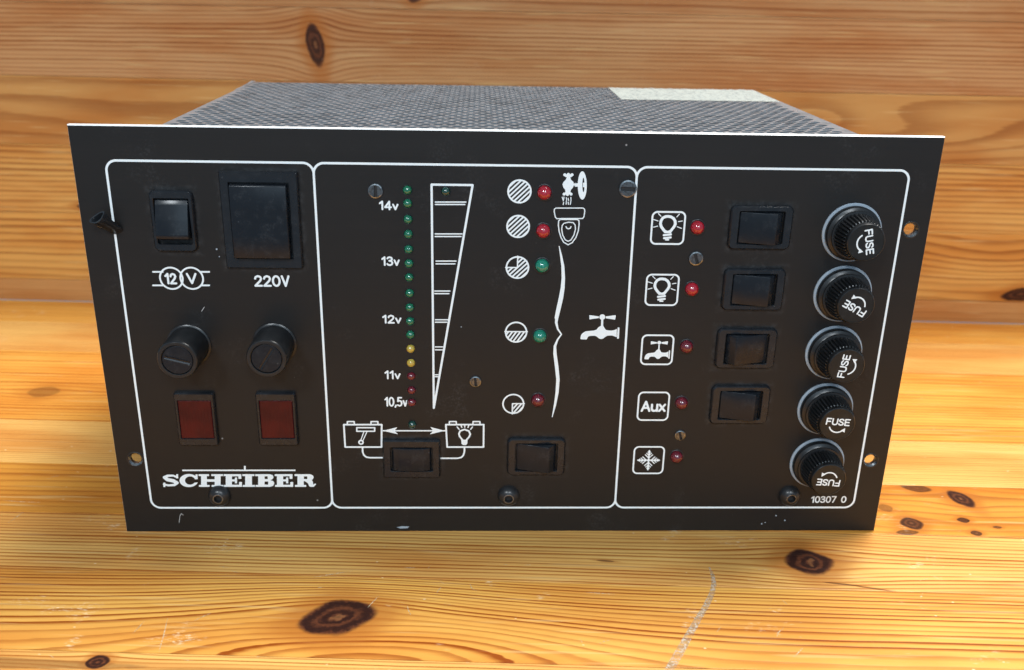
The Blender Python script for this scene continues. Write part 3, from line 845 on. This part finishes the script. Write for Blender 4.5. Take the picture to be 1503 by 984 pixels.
# ------------------------------------------------------------------ LEDs
def led_mesh(r, h):
    bm = bmesh.new(); n = 20
    prof = [(r*1.0, -.3), (r*1.0, h)] + [(r*math.cos(a), h + r*.92*math.sin(a)) for a in np.radians([18, 36, 54, 70, 82])]
    lathe(bm, prof, n)
    lathe(bm, [(r*1.22, .02), (r*1.20, .14), (r*1.06, .14), (r*1.0, .02)], n, cap=False, mat=1)
    return bm
def led_at(x, z, r, mat, h=.15):
    return obj('indicator_led', led_mesh(r, h), [mat, M_bolt], unit, (x, 0, z), smooth=True, angle=70)
cols3 = [M_green]*11 + [M_yellow]*2 + [M_redd]*3 + [M_greend]
for z, m in zip([128.8, 124.4, 119.1, 114.1, 108.9, 104.0, 99.2, 93.6, 88.5, 83.5, 78.6, 73.4, 68.1, 63.1, 57.7, 53.0, 44.3], cols3): led_at(-34.1, z, 1.48, m)
led_at(-21.7, 128.5, 1.48, M_greend)
for z, m in ((128.5, M_red), (115.7, M_red), (103.7, M_teal), (78.4, M_teal), (54.1, M_redd)): led_at(10.45, z, 2.35, m, .4)
for z, m in ((117.4, M_red), (95.9, M_red), (74.8, M_redd), (53.2, M_redd), (31.6, M_redd)): led_at(61.75, z, 2.30, m, .4)

# ------------------------------------------------------------------ rocker switches
def frame_bm(w, h, ow, oh, t=1.6, r=2.0, ro=.5, lip=.55, deep=-.6):
    bm = bmesh.new()
    o0 = rr_pts(w, h, r); o1 = rr_pts(w-.25, h-.25, r-.1); o2 = rr_pts(w-lip*2, h-lip*2, max(r-lip, .3)); i1 = rr_pts(ow+.3, oh+.3, ro); i2 = rr_pts(ow, oh, ro)
    Lr = lambda P, hh: [(p[0], -hh, p[1]) for p in P]
    loft(bm, [Lr(o0, 0), Lr(o0, t*.55), Lr(o1, t*.72), Lr(o2, t), Lr(i1, t), Lr(i2, t-.2), Lr(i2, deep)])
    bm.faces.new([bm.verts.new(p) for p in Lr(i2, deep+.02)])
    bmesh.ops.recalc_face_normals(bm, faces=bm.faces)
    # recess floor has to face the viewer
    for f in bm.faces:
        if len(f.verts) > 8 and f.normal.y > 0: f.normal_flip()
    return bm
def rocker_bm(L, Wd, prof, bev=.24):
    """profile (s, height) along the tilt axis x, extruded along z"""
    bm = bmesh.new()
    P = [(s*L, h) for s, h in prof] + [(prof[-1][0]*L, -.55), (prof[0][0]*L, -.55)]
    A = [bm.verts.new((s, -h, -Wd/2)) for s, h in P]; B = [bm.verts.new((s, -h, Wd/2)) for s, h in P]
    n = len(P)
    bm.faces.new(A); bm.faces.new(list(reversed(B)))
    for i in range(n): bm.faces.new((A[i], B[i], B[(i+1) % n], A[(i+1) % n]))
    bmesh.ops.recalc_face_normals(bm, faces=bm.faces)
    ed = [e for e in bm.edges if min(v.co.y for v in e.verts) < .3]
    bmesh.ops.bevel(bm, geom=ed, offset=bev, segments=3, affect='EDGES', profile=.5, clamp_overlap=True)
    return bm
TILT = [(-.5, .7), (-.25, 1.7), (.05, 2.9), (.31, 4.1), (.44, 2.2), (.5, .9)]
def flip(p): return [(-s, h) for s, h in reversed(p)]
CENTRE = [(-.5, .5), (-.46, 1.4), (-.3, 1.95), (0, 2.2), (.3, 1.95), (.46, 1.4), (.5, .5)]
def switch(x, z, w, h, ow, oh, prof, vertical=False, name='rocker_switch', t=1.6, label=None, r=2.0, rl=.93):
    f = obj(name, frame_bm(w, h, ow, oh, t, r), M_plastic, unit, (x, 0, z), smooth=True, angle=25, label=label)
    L, Wd = (oh, ow) if vertical else (ow, oh)
    k = obj('rocker', rocker_bm(L*rl, Wd*.94, prof), M_rocker, f, smooth=True, angle=28)
    if vertical: k.rotation_euler = (0, math.radians(90), 0)      # +s end points down
    return f
switch(82.7, 117.7, 21.0, 15.0, 15.2, 11.2, TILT)
switch(82.7, 96.1, 21.0, 15.0, 15.2, 11.2, TILT)
switch(82.5, 74.5, 21.0, 15.0, 15.2, 11.2, flip(TILT), label='rocker switch tipped the other way')
switch(82.6, 52.9, 21.0, 15.0, 15.2, 11.2, TILT)
switch(10.4, 31.9, 21.0, 15.0, 15.2, 11.2, TILT)
switch(-34.5, 31.0, 20.6, 15.4, 15.2, 9.6, CENTRE, label='rocker switch resting in its middle position', r=.8)
switch(-110.0, 117.8, 14.1, 20.4, 11.2, 15.2, [(-.5, .9), (-.40, 1.5), (-.05, 2.9), (.28, 4.0), (.37, 3.8), (.40, .2), (.5, -.1)], True, label='upright rocker switch with its top half pressed')
# the large mains switch
bm = frame_bm(25.2, 32.3, 19.2, 25.2, 1.7, .5, .3, .45, .3)
big = obj('mains_switch', bm, M_plastic, unit, (-81.6, 0, 118.3), smooth=True, angle=25, label='large square black mains switch')
obj('rocker', rocker_bm(24.2, 18.2, [(-.5, 3.6), (-.2, 4.1), (.2, 4.2), (.5, 3.8)], .45), M_rocker, big, smooth=True, angle=28).rotation_euler = (0, math.radians(90), 0)

# ------------------------------------------------------------------ red indicator lamps
for x, z in ((-109.7, 46.6), (-81.5, 46.7)):
    f = obj('indicator_lamp', frame_bm(14.0, 20.6, 11.6, 14.8, 1.6, .9, .2, .5, -.2), M_plastic, unit, (x, 0, z), smooth=True, angle=25, label='red rectangular indicator lamp')
    bm = bmesh.new()
    Lr = lambda P, hh: [(p[0], -hh, p[1]) for p in P]
    loft(bm, [Lr(rr_pts(11.5, 14.7, .3), -.1), Lr(rr_pts(11.5, 14.7, .3), 1.2), Lr(rr_pts(11.0, 14.2, .3), 1.45)], False, True)
    bmesh.ops.recalc_face_normals(bm, faces=bm.faces)
    obj('red_lens', bm, M_lens, f, smooth=True, angle=20)

# ------------------------------------------------------------------ fuse holders
def fuse(x, z, rot):
    bm = bmesh.new()
    lathe(bm, [(9.25, 0), (9.25, 1.9), (9.0, 2.5), (8.2, 2.8), (7.8, 3.1), (7.8, 3.6), (8.2, 3.8), (8.1, 4.3), (6.6, 4.5)], 48)
    base = obj('fuse_holder', bm, M_knob, unit, (x, 0, z), smooth=True, angle=40)
    bm = bmesh.new()
    lathe(bm, [(10.05, 0), (10.05, .45), (9.85, .65), (8.9, .66)], 56, cap=False)
    obj('washer', bm, M_gasket, base, smooth=True, angle=30)
    bm = bmesh.new(); n = 111
    def fn(k, j, r):
        if k in (0, 5, 6, 7): return r
        return r - (.75 if (j % 3) == 0 else 0.0)
    lathe(bm, [(7.2, 4.2), (7.55, 4.8), (7.5, 5.1), (6.85, 10.6), (6.7, 11.0), (6.3, 11.2), (6.2, 12.7), (5.95, 13.0)], n, fn=fn, cap=False)
    rings = []
    for r, h in ((5.95, 13.0), (5.65, 13.0), (5.6, 12.92)):
        rings.append([(r*math.cos(-2*math.pi*j/n), -h, r*math.sin(-2*math.pi*j/n)) for j in range(n)])
    loft(bm, rings, False, True, 1)
    cap = obj('knurled_cap', bm, [M_knob, M_capface], base, smooth=True, angle=32)
    # lettering and arrow, turned with the cap
    y = -12.98
    a = math.radians(rot); ca, sa = math.cos(a), math.sin(a)
    rotp = lambda u, v: (u*ca + v*sa, -u*sa + v*ca)          # clockwise turn seen from the front
    cx, cz = rotp(0, 1.0)
    text('fuse_lettering', 'FUSE', (cx-4.25, cz-1.35, cx+4.25, cz+1.35), base, M_ink, y=y, weight=.48, rot=a)
    d = Draw()
    arc = [(3.0*math.cos(t)+.1, 3.1*math.sin(t)+.1) for t in np.radians(np.linspace(205, 312, 14))]
    d.line(arc, .48); d.poly([(2.95, -1.15), (3.1, -2.85), (1.55, -2.2)])
    o = d.build('fuse_arrow', base, M_ink, res=.07, y=y, origin=(0, 0)); o.rotation_euler = (0, a, 0)
for z, rot in ((116.2, 78), (94.6, 208), (72.9, -82), (51.1, 4), (29.2, 184)):
    fuse(113.9, z, rot)

# ------------------------------------------------------------------ the two plain fuse knobs
for x, z, sl in ((-109.6, 74.3, .25), (-80.5, 75.0, -1.0)):
    bm = bmesh.new()
    lathe(bm, [(7.5, 0), (7.5, .5), (7.1, .75), (6.9, .8), (6.75, 13.2), (6.5, 13.8), (6.3, 13.95), (5.35, 13.95), (5.2, 13.8), (5.2, 12.9)], 44)
    kb = obj('fuse_knob', bm, M_knob, unit, (x, 0, z), smooth=True, angle=35)
    bm = bmesh.new()
    lathe(bm, [(5.02, 12.8), (5.02, 13.55), (4.85, 13.7)], 40)
    sb = obj('slotted_insert', bm, M_rocker, kb, smooth=True, angle=30)
    bm = bmesh.new(); w = .45
    for s in (-1, 1):
        vsq = [bm.verts.new(p) for p in ((-4.2, -13.74, s*.10), (4.2, -13.74, s*.10), (4.2, -13.95, s*.55), (-4.2, -13.95, s*.55))]
        bm.faces.new(vsq if s < 0 else list(reversed(vsq)))
    sl_o = obj('slot_lip', bm, M_plastic, kb); sl_o.rotation_euler = (0, sl, 0)

# ------------------------------------------------------------------ screws and bolts
M_face = metal('dark_screw_face', (.20, .205, .21), .34, .9, 1.2)  # face metal darker than the screw rim
def screw(x, z, r, rot, mat=M_steel, deep=.45):
    bm = bmesh.new()
    lathe(bm, [(r, 0), (r, .3), (r*.97, .55), (r*.80, .66)], 28, cap=False)
    # two half discs with a slot between them
    for s in (-1, 1):
        pts = []
        a0 = .26
        for k in range(13):
            a = a0 + (math.pi-2*a0)*k/12
            pts.append((r*.82*math.cos(a), s*r*.82*math.sin(a)))
        top = [bm.verts.new((p[0], -.66, p[1])) for p in pts]
        f = bm.faces.new(top); f.normal_update(); f.material_index = 1
        if f.normal.y > 0: f.normal_flip()
        lowr = [bm.verts.new((p[0], -.66+deep, p[1])) for p in (pts[0], pts[-1])]
        bm.faces.new((top[0], top[-1], lowr[1], lowr[0]))
    bm.faces.new([bm.verts.new(p) for p in ((-r, -.66+deep, -r*.2), (r, -.66+deep, -r*.2), (r, -.66+deep, r*.2), (-r, -.66+deep, r*.2))]).material_index = 2  # slot floor coloured black, shade of the slot painted in
    o = obj('slotted_screw', bm, [mat, M_face, M_inner], unit, (x, 0, z), smooth=True, angle=30); o.rotation_euler = (0, rot, 0)
screw(-44.4, 128.4, 2.45, 1.62); screw(-11.7, 61.2, 2.05, 1.5); screw(62.2, 106.7, 2.45, 1.25); screw(62.3, 40.4, 2.0, 1.3)
screw(37.7, 130.1, 2.95, .05)
for x in (-104.6, .7, 105.4):
    bm = bmesh.new(); n = 36
    lathe(bm, [(4.1, 0), (4.1, .3), (3.75, 1.2), (3.1, 2.1), (2.35, 2.65), (1.95, 2.75)], n, cap=False)
    bo = obj('socket_bolt', bm, M_bolt, unit, (x, 0, 15.4), smooth=True, angle=50)
    bm = bmesh.new()
    lathe(bm, [(1.97, 2.70), (1.80, 2.92), (1.55, 2.92), (1.45, 2.70)], 28, cap=False)
    R_in = lathe(bm, [(1.45, 2.70), (1.42, 1.2)], 28, mat=1)
    obj('socket_rim', bm, [M_socket if x != 105.4 else M_steel, M_inner], bo, smooth=True, angle=50)
# rims of the screw holes
for (x, z) in HOLES[1:]:
    bm = bmesh.new()
    lathe(bm, [(3.0, .02), (2.95, .16), (2.75, .2), (2.55, .12), (2.5, .02)], 28, cap=False)
    obj('hole_rim', bm, M_bolt, unit, (x, 0, z), smooth=True, angle=60)
# flared plastic plug sticking out of the remaining hole
bm = bmesh.new(); n = 18
A = C_plug(445, 415, .6); B = C_plug(195, 255, 6.5)
axis0 = np.array([A[0], -.2, A[1]]); axis1 = np.array([B[0], -6.5, B[1]])
ax = (axis1-axis0)/np.linalg.norm(axis1-axis0); e1 = np.cross(ax, [0, 1, 0]); e1 /= np.linalg.norm(e1); e2 = np.cross(ax, e1)
rings = []
for t, r1, r2 in ((-.1, 1.4, .4), (.12, 2.0, .7), (.35, 2.0, .9), (.65, 2.2, 1.1), (.9, 2.7, 1.5), (1.03, 2.9, 1.7), (1.03, 2.4, 1.2), (.85, 1.7, .8), (.5, 1.1, .5)):
    cc = axis0 + (axis1-axis0)*t
    rings.append([tuple(cc + (1+.13*math.sin(3*2*math.pi*j/n+1.0+2*t))*(e1*r1*math.cos(2*math.pi*j/n) + e2*r2*math.sin(2*math.pi*j/n))) for j in range(n)])
loft(bm, rings, True, True); bmesh.ops.recalc_face_normals(bm, faces=bm.faces)
obj('plastic_plug', bm, M_plug, unit, smooth=True, angle=60, label='dark clear plastic plug sticking out of a screw hole')
bm = bmesh.new(); lathe(bm, [(2.5, .01), (2.3, .5), (1.4, .9)], 24)
obj('plug_base', bm, M_plug, unit, (HOLES[0][0], 0, HOLES[0][1]), smooth=True, angle=50)
# chips on the plate and a stray fibre
d = Draw(); d.poly([on_panel(p) for p in ((582, 774), (590, 772.5), (601, 773), (598, 775.5), (588, 776))])
d.build('chipped_paint', front, M_gasket, res=.08)
for p, r in (((1118, 769), .3), ((1123, 767), .22), ((1139, 757), .3), ((1152, 764), .3), ((318, 366), .3), ((322, 377), .2), ((677, 480), .2)):
    d = Draw(); d.disc(on_panel(p), r); d.build('chipped_paint', front, M_gasket, res=.08)
for pts in (((263, 767), (264, 758), (266, 754), (269, 756)), ((296, 457), (300, 451))):
    d = Draw(); d.line([on_panel(p) for p in pts], .16); d.build('fibre', front, M_fibre, res=.06)
